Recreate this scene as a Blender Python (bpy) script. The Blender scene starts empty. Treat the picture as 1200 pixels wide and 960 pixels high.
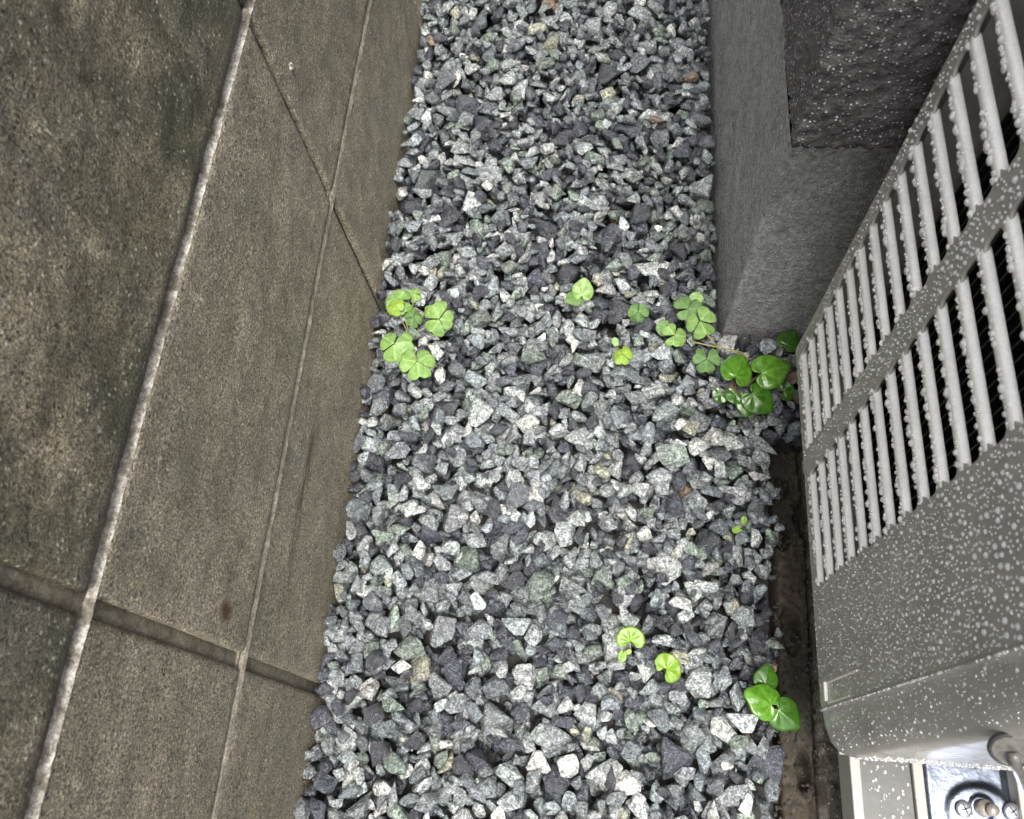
import bpy, bmesh, math, random
import numpy as np
from mathutils import Vector, Matrix, noise, Euler
rnd = random.Random(7)
nr = np.random.RandomState(11)
S = bpy.context.scene
C = S.collection
# ------------------------------------------------------------------ camera
H = 0.7702                       # lens height above the gravel (z = 0)
R = ((0.99573, 0.07104, -0.05895), (0.04114, -0.91316, -0.40551), (-0.08264, 0.40136, -0.91219))
cd = bpy.data.cameras.new('camera'); cam = bpy.data.objects.new('camera', cd); C.objects.link(cam)
m = Matrix.Identity(4)
for i in range(3):
    m[i][0] = R[0][i]; m[i][1] = -R[1][i]; m[i][2] = -R[2][i]
m[2][3] = H
cam.matrix_world = m
cd.sensor_width = 36; cd.lens = 1000.31 / 1200 * 36
cd.clip_start = 0.01; cd.clip_end = 200
cd.dof.use_dof = True; cd.dof.focus_distance = 0.70; cd.dof.aperture_fstop = 20
S.camera = cam
# ------------------------------------------------------------------ light
SUN_EL, SUN_AZ = math.radians(75), math.radians(167)      # high, a little behind the camera
W = bpy.data.worlds.new('World'); S.world = W; W.use_nodes = True
nt = W.node_tree; bg = nt.nodes['Background']
sk = nt.nodes.new('ShaderNodeTexSky'); sk.sky_type = 'NISHITA'; sk.sun_disc = False
sk.sun_elevation = SUN_EL; sk.sun_rotation = SUN_AZ; sk.dust_density = 4; sk.air_density = 1.0
hs = nt.nodes.new('ShaderNodeHueSaturation'); hs.inputs['Saturation'].default_value = 0.28
nt.links.new(sk.outputs[0], hs.inputs['Color']); nt.links.new(hs.outputs[0], bg.inputs[0])
bg.inputs[1].default_value = 0.15
sl = bpy.data.lights.new('sun', 'SUN'); sl.energy = 1.45; sl.angle = math.radians(14); sl.color = (1, 0.97, 0.93)
so = bpy.data.objects.new('sun', sl); C.objects.link(so)
sd = Vector((math.sin(SUN_AZ) * math.cos(SUN_EL), math.cos(SUN_AZ) * math.cos(SUN_EL), math.sin(SUN_EL)))
so.rotation_euler = sd.to_track_quat('Z', 'Y').to_euler(); so.location = (0, 0, 3)
S.view_settings.view_transform = 'Standard'; S.view_settings.look = 'None'
S.view_settings.gamma = 1; S.view_settings.use_curve_mapping = False
S.view_settings.exposure = 1.45
# ------------------------------------------------------------------ helpers
def ray(u, v):
    a, b = (u - 600) / 1000.31, (v - 480) / 1000.31
    return Vector([R[0][i] * a + R[1][i] * b + R[2][i] for i in range(3)])
def onz(u, v, z):
    d = ray(u, v); return d * ((z - H) / d.z) + Vector((0, 0, H))
def onx(u, v, x):
    d = ray(u, v); return d * (x / d.x) + Vector((0, 0, H))
def ony(u, v, y):
    d = ray(u, v); return d * (y / d.y) + Vector((0, 0, H))
def link(name, me, mat, parent=None, loc=None):
    o = bpy.data.objects.new(name, me); C.objects.link(o)
    if mat is not None and len(me.materials) == 0: me.materials.append(mat)
    if parent is not None: o.parent = parent
    if loc is not None: o.location = loc
    return o
def mesh(name, vs, fs, smooth=False):
    me = bpy.data.meshes.new(name); me.from_pydata([tuple(v) for v in vs], [], [tuple(f) for f in fs]); me.update()
    if smooth: me.polygons.foreach_set('use_smooth', [True] * len(me.polygons))
    return me
def from_bm(name, bm, smooth=False):
    me = bpy.data.meshes.new(name); bm.to_mesh(me); bm.free()
    if smooth: me.polygons.foreach_set('use_smooth', [True] * len(me.polygons))
    return me
def thing(name, label, cat, loc=(0, 0, 0), group=None):
    o = bpy.data.objects.new(name, None); C.objects.link(o); o.location = loc; o.empty_display_size = .05
    o['label'] = label; o['category'] = cat
    if group: o['group'] = group
    return o
def box_bm(bm, lo, hi, bev=0, seg=2):
    vs = [bm.verts.new((x, y, z)) for x in (lo[0], hi[0]) for y in (lo[1], hi[1]) for z in (lo[2], hi[2])]
    q = [(0, 1, 3, 2), (4, 6, 7, 5), (0, 4, 5, 1), (2, 3, 7, 6), (0, 2, 6, 4), (1, 5, 7, 3)]
    fs = [bm.faces.new([vs[i] for i in f]) for f in q]
    if bev:
        es = list({e for f in fs for e in f.edges})
        bmesh.ops.bevel(bm, geom=es, offset=bev, segments=seg, affect='EDGES', profile=.5)
def box(name, lo, hi, mat, parent=None, bev=0, seg=2):
    bm = bmesh.new(); box_bm(bm, lo, hi, bev, seg); return link(name, from_bm(name, bm), mat, parent)
def tube_geo(pts, rad, n=8, taper=1.0):
    vs, fs = [], []
    pts = [Vector(p) for p in pts]; L = len(pts)
    for i, p in enumerate(pts):
        t = (pts[min(i + 1, L - 1)] - pts[max(i - 1, 0)]).normalized()
        a = t.orthogonal().normalized() if i == 0 else (pa - t * pa.dot(t)).normalized()
        pa = a; b = t.cross(a)
        r = rad * (1 + (taper - 1) * i / (L - 1))
        for k in range(n):
            an = 2 * math.pi * k / n; vs.append(p + (a * math.cos(an) + b * math.sin(an)) * r)
    for i in range(L - 1):
        for k in range(n):
            k2 = (k + 1) % n; fs.append((i * n + k, i * n + k2, (i + 1) * n + k2, (i + 1) * n + k))
    fs.append(tuple(range(n - 1, -1, -1))); fs.append(tuple(range((L - 1) * n, L * n)))
    return vs, fs
def bez(a, b, c, n=8):
    a, b, c = Vector(a), Vector(b), Vector(c)
    return [a * (1 - t) ** 2 + b * 2 * t * (1 - t) + c * t * t for t in [i / n for i in range(n + 1)]]
# ------------------------------------------------------------------ materials
class M:
    def __init__(s, name, rough=.5, **kw):
        s.m = bpy.data.materials.new(name); s.m.use_nodes = True; s.t = s.m.node_tree
        s.b = s.t.nodes['Principled BSDF']; s.b.inputs['Roughness'].default_value = rough
        for k, v in kw.items(): s.b.inputs[k.replace('_', ' ')].default_value = v
    def n(s, typ, **kw):
        o = s.t.nodes.new('ShaderNode' + typ)
        for k, v in kw.items(): setattr(o, k, v)
        return o
    def l(s, a, b): s.t.links.new(a, b)
    def pos(s, scale=(1, 1, 1), obj=False):
        g = s.n('TexCoord').outputs['Object'] if obj else s.n('NewGeometry').outputs['Position']
        mp = s.n('Mapping'); mp.inputs['Scale'].default_value = scale; s.l(g, mp.inputs[0]); return mp.outputs[0]
    def noise(s, vec, scale, detail=4, rough=.55, out=0):
        o = s.n('TexNoise'); o.inputs['Scale'].default_value = scale; o.inputs['Detail'].default_value = detail
        o.inputs['Roughness'].default_value = rough; s.l(vec, o.inputs['Vector']); return o.outputs[out]
    def voro(s, vec, scale, out='Distance', feat='F1'):
        o = s.n('TexVoronoi', feature=feat); o.inputs['Scale'].default_value = scale; s.l(vec, o.inputs['Vector']); return o.outputs[out]
    def ramp(s, fac, stops):
        o = s.n('ValToRGB'); s.l(fac, o.inputs[0]); e = o.color_ramp.elements
        while len(e) < len(stops): e.new(.5)
        for x, (p, c) in zip(e, stops):
            x.position = p; x.color = (c, c, c, 1) if isinstance(c, (int, float)) else (*c, 1)
        return o.outputs[0]
    def mix(s, fac, a, b, mode='MIX'):
        o = s.n('Mix', data_type='RGBA', blend_type=mode)
        for k, v in ((0, fac), (6, a), (7, b)):
            if isinstance(v, (int, float)): o.inputs[k].default_value = v if k == 0 else (v, v, v, 1)
            elif isinstance(v, tuple): o.inputs[k].default_value = (*v, 1)
            else: s.l(v, o.inputs[k])
        return o.outputs[2]
    def math(s, op, a, b=0.0, clamp=False):
        o = s.n('Math', operation=op); o.use_clamp = clamp
        for k, v in ((0, a), (1, b)):
            if isinstance(v, (int, float)): o.inputs[k].default_value = v
            else: s.l(v, o.inputs[k])
        return o.outputs[0]
    def blob(s, vec, c, r, p=1.0):
        """soft spot of radius vector r round point c, 1 inside to 0 outside"""
        o = s.n('VectorMath', operation='SUBTRACT'); s.l(vec, o.inputs[0]); o.inputs[1].default_value = c
        q = s.n('VectorMath', operation='DIVIDE'); s.l(o.outputs[0], q.inputs[0]); q.inputs[1].default_value = r
        w = s.n('VectorMath', operation='LENGTH'); s.l(q.outputs[0], w.inputs[0])
        return s.math('SUBTRACT', 1.0, w.outputs['Value'], True)
    def bump(s, h, dist, strength=1.0, prev=None):
        o = s.n('Bump'); o.inputs['Distance'].default_value = dist; o.inputs['Strength'].default_value = strength
        s.l(h, o.inputs['Height'])
        if prev is not None: s.l(prev, o.inputs['Normal'])
        return o.outputs[0]
    def out(s, col=None, rough=None, nrm=None):
        if col is not None: s.l(col, s.b.inputs['Base Color'])
        if rough is not None: s.l(rough, s.b.inputs['Roughness'])
        if nrm is not None: s.l(nrm, s.b.inputs['Normal'])
        return s.m

def mat_stone():
    a = M('wet_crushed_stone', .4)
    at = a.n('Attribute', attribute_name='tone')
    g = a.n('NewGeometry').outputs['Position']
    off = a.n('VectorMath', operation='MULTIPLY'); a.l(at.outputs['Color'], off.inputs[0]); off.inputs[1].default_value = (37, 53, 71)
    v = a.n('VectorMath', operation='ADD'); a.l(g, v.inputs[0]); a.l(off.outputs[0], v.inputs[1]); v = v.outputs[0]
    fine = a.noise(v, 560, 5, .75)
    mid = a.noise(v, 230, 5, .7)
    fl = a.voro(v, 520)
    k = a.ramp(fine, [(.38, .30), (.5, .9), (.62, 1.7)])
    k2 = a.ramp(mid, [(.36, .38), (.5, .95), (.64, 1.75)])
    col = a.mix(1.0, at.outputs['Color'], k, 'MULTIPLY')
    col = a.mix(1.0, col, k2, 'MULTIPLY')
    vein = a.ramp(a.noise(v, 120, 2, .5), [(.485, 0.0), (.5, .8), (.515, 0.0)])
    col = a.mix(a.math('MULTIPLY', vein, .3), col, (.5, .5, .48))
    fleck = a.ramp(fl, [(.12, 1.0), (.24, 0.0)])
    col = a.mix(a.math('MULTIPLY', fleck, a.ramp(mid, [(.5, 0.0), (.66, .55)])), col, (.62, .63, .62))
    wet = at.outputs['Alpha']
    ro = a.math('ADD', a.math('MULTIPLY', wet, -.50), a.ramp(mid, [(.38, .26), (.62, .60)]), True)
    nb = a.bump(a.noise(v, 230, 5, .7), .0034, 1.0)
    nb = a.bump(fine, .0005, .7, nb)
    a.b.inputs['Specular IOR Level'].default_value = .7
    a.l(a.math('MULTIPLY', a.math('ADD', wet, .5), 1.0, True), a.b.inputs['Coat Weight']); a.b.inputs['Coat Roughness'].default_value = .10; a.b.inputs['Coat IOR'].default_value = 1.6
    a.l(nb, a.b.inputs['Coat Normal'])
    return a.out(col, ro, nb)

def mat_block(name, mossy=1.0, base=((.37, .318, .228), (.58, .505, .378))):
    a = M(name, .55)
    v = a.pos()
    big = a.noise(v, 7, 4, .6)
    mid = a.noise(v, 45, 5, .65)
    fine = a.noise(v, 800, 4, .7)
    col = a.mix(a.ramp(mid, [(.33, 0.0), (.66, 1.0)]), base[0], base[1])
    # algae where the wall stays wet
    mm = a.math('MULTIPLY', a.ramp(a.noise(v, 11, 5, .65), [(.40, 0.0), (.58, .85)]), mossy)
    col = a.mix(mm, col, (.10, .10, .052))
    lim = a.ramp(a.noise(v, 16, 4, .7), [(.5, 0.0), (.68, .45)])
    col = a.mix(lim, col, (.30, .275, .225))
    col = a.mix(1.0, col, a.ramp(fine, [(.36, .45), (.5, .95), (.64, 1.6)]), 'MULTIPLY')
    # bedded grains: pale sand and dark pits
    g = a.voro(v, 340); gc = a.voro(v, 340, 'Color')
    sel = a.n('SeparateColor'); a.l(gc, sel.inputs[0])
    pale = a.math('MULTIPLY', a.ramp(g, [(.22, 1.0), (.42, 0.0)]), a.ramp(sel.outputs[0], [(.66, 0.0), (.9, 1.0)]))
    col = a.mix(a.math('MULTIPLY', pale, .8), col, (.80, .76, .66))
    g2 = a.voro(v, 130); s2 = a.n('SeparateColor'); a.l(a.voro(v, 130, 'Color'), s2.inputs[0])
    big_g = a.math('MULTIPLY', a.ramp(g2, [(.16, 1.0), (.24, 0.0)]), a.ramp(s2.outputs[1], [(.86, 0.0), (.9, 1.0)]))
    col = a.mix(a.math('MULTIPLY', big_g, .8), col, (.66, .63, .57))
    pit = a.math('MULTIPLY', a.ramp(g, [(.2, 1.0), (.45, 0.0)]), a.ramp(sel.outputs[1], [(.6, 0.0), (.75, 1.0)]))
    col = a.mix(a.math('MULTIPLY', pit, .75), col, (.04, .036, .026))
    # rust spot and streaks
    rust = a.math('MULTIPLY', a.blob(v, tuple(onx(260, 716, -.2345)), (.02, .010, .013)), a.ramp(mid, [(.4, .5), (.6, 1.0)]))
    col = a.mix(a.math('MULTIPLY', rust, 2.2, True), col, (.15, .07, .022))
    for (u0, v0, ln, w) in ((345, 640, .13, .009), (312, 860, .07, .006), (360, 560, .08, .012)):
        c = onx(u0, v0, -.2275)
        st = a.math('MULTIPLY', a.blob(v, tuple(c), (.03, ln, w)), a.ramp(a.noise(a.pos((1, .12, 1)), 260, 4, .6), [(.42, 0.0), (.6, 1.0)]))
        col = a.mix(a.math('MULTIPLY', st, 1.1, True), col, (.10, .07, .045))
    for (u0, v0, ln, w) in ((334, 710, .07, .0016), (313, 850, .05, .0016), (300, 935, .03, .0016)):
        c = onx(u0, v0, -.2275)
        st = a.math('MULTIPLY', a.blob(v, tuple(c), (.03, ln, w)), a.ramp(mid, [(.45, 0.0), (.6, 1.6)]))
        col = a.mix(a.math('MULTIPLY', st, 1.4, True), col, (.5, .36, .2))
    h = a.math('SUBTRACT', a.math('ADD', fine, a.math('MULTIPLY', pale, .5)), a.math('MULTIPLY', pit, .7))
    gr = a.noise(v, 400, 6, .75)
    # dark band broken by noise along the lower arris of the mossy course
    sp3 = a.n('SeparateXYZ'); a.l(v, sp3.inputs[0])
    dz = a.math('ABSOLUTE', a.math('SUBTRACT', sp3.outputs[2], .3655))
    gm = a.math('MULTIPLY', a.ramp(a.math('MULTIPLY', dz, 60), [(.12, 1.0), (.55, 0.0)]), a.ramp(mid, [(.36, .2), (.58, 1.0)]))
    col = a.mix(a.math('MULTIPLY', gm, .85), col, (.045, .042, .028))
    col = a.mix(1.0, col, a.ramp(gr, [(.36, .5), (.5, .97), (.64, 1.55)]), 'MULTIPLY')
    nb = a.bump(mid, .005, .6); nb = a.bump(gr, .0022, .7, nb); nb = a.bump(h, .0009, 1.0, nb)
    ro = a.ramp(big, [(.35, .30), (.65, .52)])
    return a.out(col, ro, nb)

def mat_mortar(name, c0, c1):
    a = M(name, .6); v = a.pos()
    n1 = a.noise(v, 52, 6, .8); f = a.noise(v, 500, 5, .75)
    col = a.mix(a.ramp(n1, [(.42, 0.0), (.58, 1.0)]), c0, c1)
    col = a.mix(1.0, col, a.ramp(f, [(.33, .5), (.5, 1.0), (.66, 1.5)]), 'MULTIPLY')
    return a.out(col, None, a.bump(f, .0012, 1.0))

def mat_render(name, c0, c1, speck, scale=700, stretch=(1, 1, 1), amt=.8, rough=.38, thr=.66, bd=.0008):
    a = M(name, rough); v = a.pos(stretch)
    f = a.noise(v, scale * .6, 5, .75); n1 = a.noise(v, 30, 4, .6)
    col = a.mix(a.ramp(n1, [(.35, 0.0), (.65, 1.0)]), c0, c1)
    col = a.mix(1.0, col, a.ramp(f, [(.33, .5), (.5, .95), (.68, 1.7)]), 'MULTIPLY')
    g = a.voro(v, scale); sp = a.n('SeparateColor'); a.l(a.voro(v, scale, 'Color'), sp.inputs[0])
    pale = a.math('MULTIPLY', a.ramp(g, [(.24, 1.0), (.42, 0.0)]), a.ramp(sp.outputs[0], [(thr, 0.0), (thr + .08, 1.0)]))
    col = a.mix(a.math('MULTIPLY', pale, amt), col, speck)
    nb = a.bump(f, bd * 1.2, 1.0); nb = a.bump(pale, bd, 1.0, nb)
    return a.out(col, None, nb)

def mat_plastic():
    a = M('wet_beige_grey_plastic', .3); v = a.pos()
    n1 = a.noise(v, 25, 5, .65); f = a.noise(v, 1500, 3, .6)
    col = a.mix(a.ramp(n1, [(.4, 0.0), (.65, 1.0)]), (.34, .325, .295), (.27, .26, .235))
    drip = a.noise(a.pos((1, 1, .12)), 220, 4, .6)
    col = a.mix(a.math('MULTIPLY', a.ramp(drip, [(.52, 0.0), (.68, 1.0)]), .35), col, (.20, .195, .17))
    nb = a.bump(f, .0001, .5); nb = a.bump(drip, .0004, .5, nb)
    return a.out(col, a.ramp(n1, [(.35, .22), (.65, .42)]), nb)

def mat_simple(name, col, rough=.5, metal=0, nscale=300, amt=.25, bump=.0003):
    a = M(name, rough, Metallic=metal); v = a.pos()
    f = a.noise(v, nscale, 5, .65)
    lo = tuple(c * (1 - amt) for c in col); hi = tuple(min(1, c * (1 + amt)) for c in col)
    return a.out(a.mix(a.ramp(f, [(.35, 0.0), (.65, 1.0)]), lo, hi), None, a.bump(f, bump, .6))

def mat_drop():
    a = M('water_drop', .04, IOR=1.33)
    a.b.inputs['Base Color'].default_value = (.93, .93, .92, 1)
    a.b.inputs['Transmission Weight'].default_value = .6
    a.b.inputs['Specular IOR Level'].default_value = .9
    return a.m

def mat_leaf(name, c_dark, c_light, gloss=.28, spot=.3):
    a = M(name, gloss); v = a.pos()
    at = a.n('Attribute', attribute_name='vein')
    n1 = a.noise(v, 190, 4, .6); f = a.noise(v, 1400, 3, .6)
    col = a.mix(a.ramp(n1, [(.35, 0.0), (.66, 1.0)]), c_dark, c_light)
    col = a.mix(a.math('MULTIPLY', at.outputs['Fac'], .3), col, tuple(min(1, c * 1.7 + .05) for c in c_light))
    col = a.mix(1.0, col, a.ramp(f, [(.35, .8), (.65, 1.2)]), 'MULTIPLY')
    nb = a.bump(at.outputs['Fac'], .0004, -.7) if False else a.bump(n1, .0008, .5)
    nb = a.bump(f, .00012, .6, nb)
    a.out(col, None, nb)
    tr = a.n('BsdfTranslucent'); a.l(col, tr.inputs[0])
    mx = a.n('MixShader'); mx.inputs[0].default_value = spot
    a.l(a.b.outputs[0], mx.inputs[1]); a.l(tr.outputs[0], mx.inputs[2])
    a.l(mx.outputs[0], a.t.nodes['Material Output'].inputs[0])
    return a.m

m_stone = mat_stone()
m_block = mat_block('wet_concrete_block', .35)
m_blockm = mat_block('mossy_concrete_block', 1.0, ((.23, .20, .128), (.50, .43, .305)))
m_mortar = mat_mortar('bleached_mortar', (.20, .175, .13), (.66, .62, .55))
m_mortar2 = mat_mortar('damp_mortar', (.17, .148, .108), (.30, .262, .195))
m_mortar4 = mat_mortar('blackened_mortar', (.03, .028, .022), (.08, .072, .055))
m_mortar3 = mat_mortar('thin_pale_mortar', (.18, .158, .12), (.30, .265, .21))
m_found = mat_render('wet_foundation_render', (.31, .307, .30), (.45, .445, .435), (.85, .85, .85), 330, (1, 1, 1), .85, .20, .42, .0032)  # white specks: rain glints painted into the colour
m_siding = mat_render('wet_dark_textured_cladding', (.050, .044, .045), (.105, .094, .096), (.75, .73, .73), 480, (.8, .8, 1.0), .7, .10, .60, .0022)  # pale specks stand for wet highlights on the lumps
m_plastic = mat_plastic()
m_louvre = mat_simple('wet_skylit_plastic', (.78, .765, .73), .18, 0, 500, .08, .0001)  # panel plastic lightened: skylight on the louvre tops put into the colour
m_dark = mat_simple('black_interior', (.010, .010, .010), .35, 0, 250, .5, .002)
m_rail = mat_simple('ivory_painted_steel', (.36, .345, .305), .45, 0, 90, .06, .0002)
m_tray = mat_simple('grey_painted_panel', (.095, .092, .085), .35, 0, 60, .12, .0004)
m_metal = mat_simple('galvanised_steel', (.27, .30, .37), .30, 1.0, 45, .35, .0012)
m_screw = mat_simple('bright_steel', (.5, .52, .57), .3, .8, 300, .1, .0001)
m_bolt = mat_simple('pale_brass', (.36, .33, .28), .4, .5, 300, .1, .0001)
m_slot = mat_simple('screw_slot_shade', (.05, .05, .06), .5)
m_hose = mat_simple('dark_rubber', (.03, .03, .03), .3)
m_hose2 = mat_simple('grey_vinyl_tube', (.12, .115, .105), .16)
m_hose3 = mat_simple('wet_dark_grey_plug', (.11, .105, .095), .25)
m_drop = mat_drop()
m_kerb = mat_render('soil_stained_concrete', (.016, .012, .008), (.052, .040, .026), (.22, .18, .12), 380, (1, 1, 1), .5, .8, .84, .0012)
m_pad = mat_render('rough_wet_concrete', (.040, .034, .024), (.09, .08, .06), (.38, .35, .29), 330, (1, 1, 1), .85, .3, .68, .0014)
m_soil = mat_render('dark_soil', (.012, .011, .009), (.03, .026, .02), (.1, .1, .1), 300, (1, 1, 1), .4, .6, .85)
m_leaf_ox = mat_leaf('pale_clover_leaf', (.20, .36, .09), (.37, .55, .18), .42)
m_leaf_dull = mat_leaf('dull_green_leaf', (.12, .24, .07), (.22, .36, .12), .5)
m_leaf_yel = mat_leaf('yellow_green_leaf', (.24, .40, .05), (.38, .54, .09), .5)
m_leaf_lime = mat_leaf('lime_seedling_leaf', (.14, .28, .012), (.24, .41, .03), .32)
m_leaf_dark = mat_leaf('glossy_heart_leaf', (.030, .095, .008), (.062, .17, .015), .16, .2)
m_leaf_gl = mat_leaf('glossy_bright_leaf', (.062, .18, .012), (.13, .31, .028), .13, .25)
m_stem = mat_simple('pale_stem', (.28, .26, .11), .45, 0, 300, .2)
m_dead = mat_simple('dead_leaf', (.16, .11, .07), .5, 0, 400, .4)

# ------------------------------------------------------------------ ground
def ground():
    vs = [(x, y, -.062) for y in (-30, 30) for x in (-30, 30)]
    o = link('ground', mesh('ground', vs, [(0, 1, 3, 2)]), m_soil); o['kind'] = 'structure'
ground()

# ------------------------------------------------------------------ block wall
WX, LEAN = -.2239, -.0362
def wall():
    w = thing('block_wall', 'brown-grey wet concrete block wall with pale mortar line on the left of the gravel', 'wall', (WX, 0, 0))
    w.rotation_euler = (0, math.atan(LEAN), 0)
    ys = [.4664 + .4 * k for k in range(-4, 3)]
    # courses: (z lo, z hi), joint above the course: full height, recess
    j1, j2, j3 = .360, .1626, .560
    c = [(-.045, j2 - .0035), (j2 + .0015, j1 - .0027), (j1 + .0024, j3 - .005), (j3 + .005, .755)]
    for ci, (z0, z1) in enumerate(c):
        step = .0045
        for bi in range(len(ys) - 1):
            hw = .0045 if bi != 2 else .0055
            y0, y1 = ys[bi] + hw, ys[bi + 1] - hw
            near = bi in (2, 3, 4) and ci < 3
            st = step if near else .02
            ny, nz = max(2, int((y1 - y0) / st)), max(2, int((z1 - z0) / st))
            seed = Vector((ci * 3.1, bi * 5.7, 0))
            amp = (.0007, .0009, .0022, .0015)[ci]
            push = rnd.uniform(-.0008, .0008)
            vs, fs = [], []
            def edge(t, n):   # rows bunch up at the rounded arris
                return t
            rr = .0035
            # face grid plus skirts going back 100 mm
            yy = [0, .0012, .0035] + [.0035 + (y1 - y0 - .007) * i / ny for i in range(1, ny)] + [y1 - y0 - .0035, y1 - y0 - .0012, y1 - y0]
            zz = [0, .0012, .0035] + [.0035 + (z1 - z0 - .007) * i / nz for i in range(1, nz)] + [z1 - z0 - .0035, z1 - z0 - .0012, z1 - z0]
            Ny, Nz = len(yy), len(zz)
            for b_, z in enumerate(zz):
                for a_, y in enumerate(yy):
                    dy = min(y, y1 - y0 - y); dz = min(z, z1 - z0 - z)
                    x = push
                    for d, rr in ((dy, .0035), (z if ci >= 2 else 9, .0070), (dz, .003)):
                        if d < rr: x -= (1 - math.sqrt(max(0, 1 - ((rr - d) / rr) ** 2))) * rr * .8
                    p = Vector((0, y + y0, z + z0))
                    nval = noise.fractal((p + seed) * 28, .9, 2.1, 3) * amp + noise.noise((p + seed) * 160) * amp * .35
                    x += nval * min(1, .2 + min(dy, dz) / .03)
                    if min(dy, dz) < .006: 
                        q = noise.noise((p + seed) * 130)
                        if q > .25: x -= (q - .25) * .003 * (1 - min(dy, dz) / .006)
                    vs.append((x, y + y0, z + z0))
            for b_ in range(Nz - 1):
                for a_ in range(Ny - 1):
                    i = b_ * Ny + a_; fs.append((i, i + 1, i + Ny + 1, i + Ny))
            ring = [a_ for a_ in range(Ny)] + [b_ * Ny + Ny - 1 for b_ in range(1, Nz)] + [(Nz - 1) * Ny + a_ for a_ in range(Ny - 2, -1, -1)] + [b_ * Ny for b_ in range(Nz - 2, 0, -1)]
            base = len(vs)
            for i in ring: vs.append((-.10, vs[i][1], vs[i][2]))
            n = len(ring)
            for k in range(n):
                k2 = (k + 1) % n; fs.append((ring[k2], ring[k], base + k, base + k2))
            fs.append(tuple(base + k for k in range(n - 1, -1, -1)))
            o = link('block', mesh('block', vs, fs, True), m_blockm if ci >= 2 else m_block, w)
    # mortar: bed joints slope out so their lower lip catches the sky
    def bed(zlo, zhi, back_top, back_low, mat, bead=0.0):
        vs, fs = [], []
        n = 900; prof = [(-.06, zhi + .002), (back_top, zhi + .002), (back_top, zhi - .001), ((back_top + back_low) / 2 + bead, (zhi * .5 + zlo * .5)), (back_low, zlo - .0005), (-.004, zlo - .003), (-.06, zlo - .003)]
        y0, y1 = ys[0], ys[-1]
        for i in range(n + 1):
            y = y0 + (y1 - y0) * i / n
            for k, (x, z) in enumerate(prof):
                dx = noise.noise(Vector((y * 45, z * 90, k * 3.3))) * .0005 + noise.noise(Vector((y * 220, z * 300, 7))) * .0006
                dz = noise.noise(Vector((y * 60, k * 9.1, 3))) * .0004
                vs.append((x + (dx if 1 < k < 5 else 0), y, z + (dz if 1 < k < 5 else 0)))
        P = len(prof)
        for i in range(n):
            for k in range(P - 1):
                a_ = i * P + k; fs.append((a_, a_ + P, a_ + P + 1, a_ + 1))
        fs = [tuple(reversed(f)) for f in fs]
        link('bed_mortar', mesh('bed_mortar', vs, fs, False), mat, w)
    bed(j1 - .0027, j1 + .0024, -.0085, -.0006, m_mortar, .0006)
    bed(j2 - .0035, j2 + .0015, -.003, .0004, m_mortar3, .0004)
    bed(j3 - .005, j3 + .005, -.006, .0, m_mortar, .001)
    for k, y in enumerate(ys[1:-1]):
        vs, fs = [], []
        n = 160; z0, z1 = -.045, .755; dep = -.0042 if abs(y - .4664) > .01 else -.0055
        for i in range(n + 1):
            z = z0 + (z1 - z0) * i / n
            for q, (x, yo) in enumerate([(-.06, -.008), (dep, -.008), (dep - .0004, 0), (dep, .008), (-.06, .008)]):
                d = noise.noise(Vector((yo * 80, z * 90, k * 7.7))) * .0012
                vs.append((x + (d if 0 < q < 4 else 0), y + yo, z))
        for i in range(n):
            for q in range(4):
                a_ = i * 5 + q; fs.append((a_, a_ + 1, a_ + 6, a_ + 5))
        link('head_mortar', mesh('head_mortar', vs, fs, True), m_mortar2 if dep > -.005 else m_mortar4, w)
    box('wall_cap', (-.11, ys[0], .756), (.004, ys[-1], .80), m_block, w, .003)
    # mortar crumb stuck by the far vertical joint
    inv = Matrix.Translation(w.location) @ w.rotation_euler.to_matrix().to_4x4(); inv.invert()
    bm = bmesh.new(); bmesh.ops.create_icosphere(bm, subdivisions=2, radius=.0028)
    for v in bm.verts: v.co *= 1 + noise.noise(v.co * 500) * .7
    cr = link('mortar_crumb', from_bm('mortar_crumb', bm), m_mortar, w); cr.location = inv @ onx(340, 78, WX + LEAN * .3)
wall()

# ------------------------------------------------------------------ house: footing render and cladding
def path_sheet(path, zs, fine, amp, nfun, ztop_cap=None, back=.04):
    """vertical sheet along a plan path (rounded corners), normals to the left of travel"""
    pts = []
    for i in range(len(path) - 1):
        a, b = Vector(path[i]), Vector(path[i + 1]); L = (b - a).length; n = max(1, int(L / fine[i]))
        nv = Vector(((b - a).y, -(b - a).x)).normalized()
        for k in range(n + (1 if i == len(path) - 2 else 0)):
            pts.append((a + (b - a) * (k / n), nv, i))
    vs, fs = [], []
    for z in zs:
        for j, (p, nv, seg) in enumerate(pts):
            n2 = nv
            if 0 < j < len(pts) - 1 and pts[j - 1][2] != seg: n2 = (nv + pts[j - 1][1]).normalized()
            d = nfun(Vector((p.x, p.y, z)), seg) * amp
            vs.append((p.x + n2.x * d, p.y + n2.y * d, z))
    N = len(pts)
    for r in range(len(zs) - 1):
        for j in range(N - 1):
            i = r * N + j; fs.append((i, i + N, i + N + 1, i + 1))
    # top and bottom returns
    for row, flip in ((0, False), (len(zs) - 1, True)):
        base = len(vs)
        for j, (p, nv, seg) in enumerate(pts):
            n2 = nv
            x, y, z = vs[row * N + j]
            off = {0: (back, 0), 1: (0, back), 2: (back, 0)}[seg]
            vs.append((x + off[0], y + off[1], z))
        for j in range(N - 1):
            f = (row * N + j, row * N + j + 1, base + j + 1, base + j)
            fs.append(tuple(reversed(f)) if flip else f)
    return vs, fs
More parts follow.
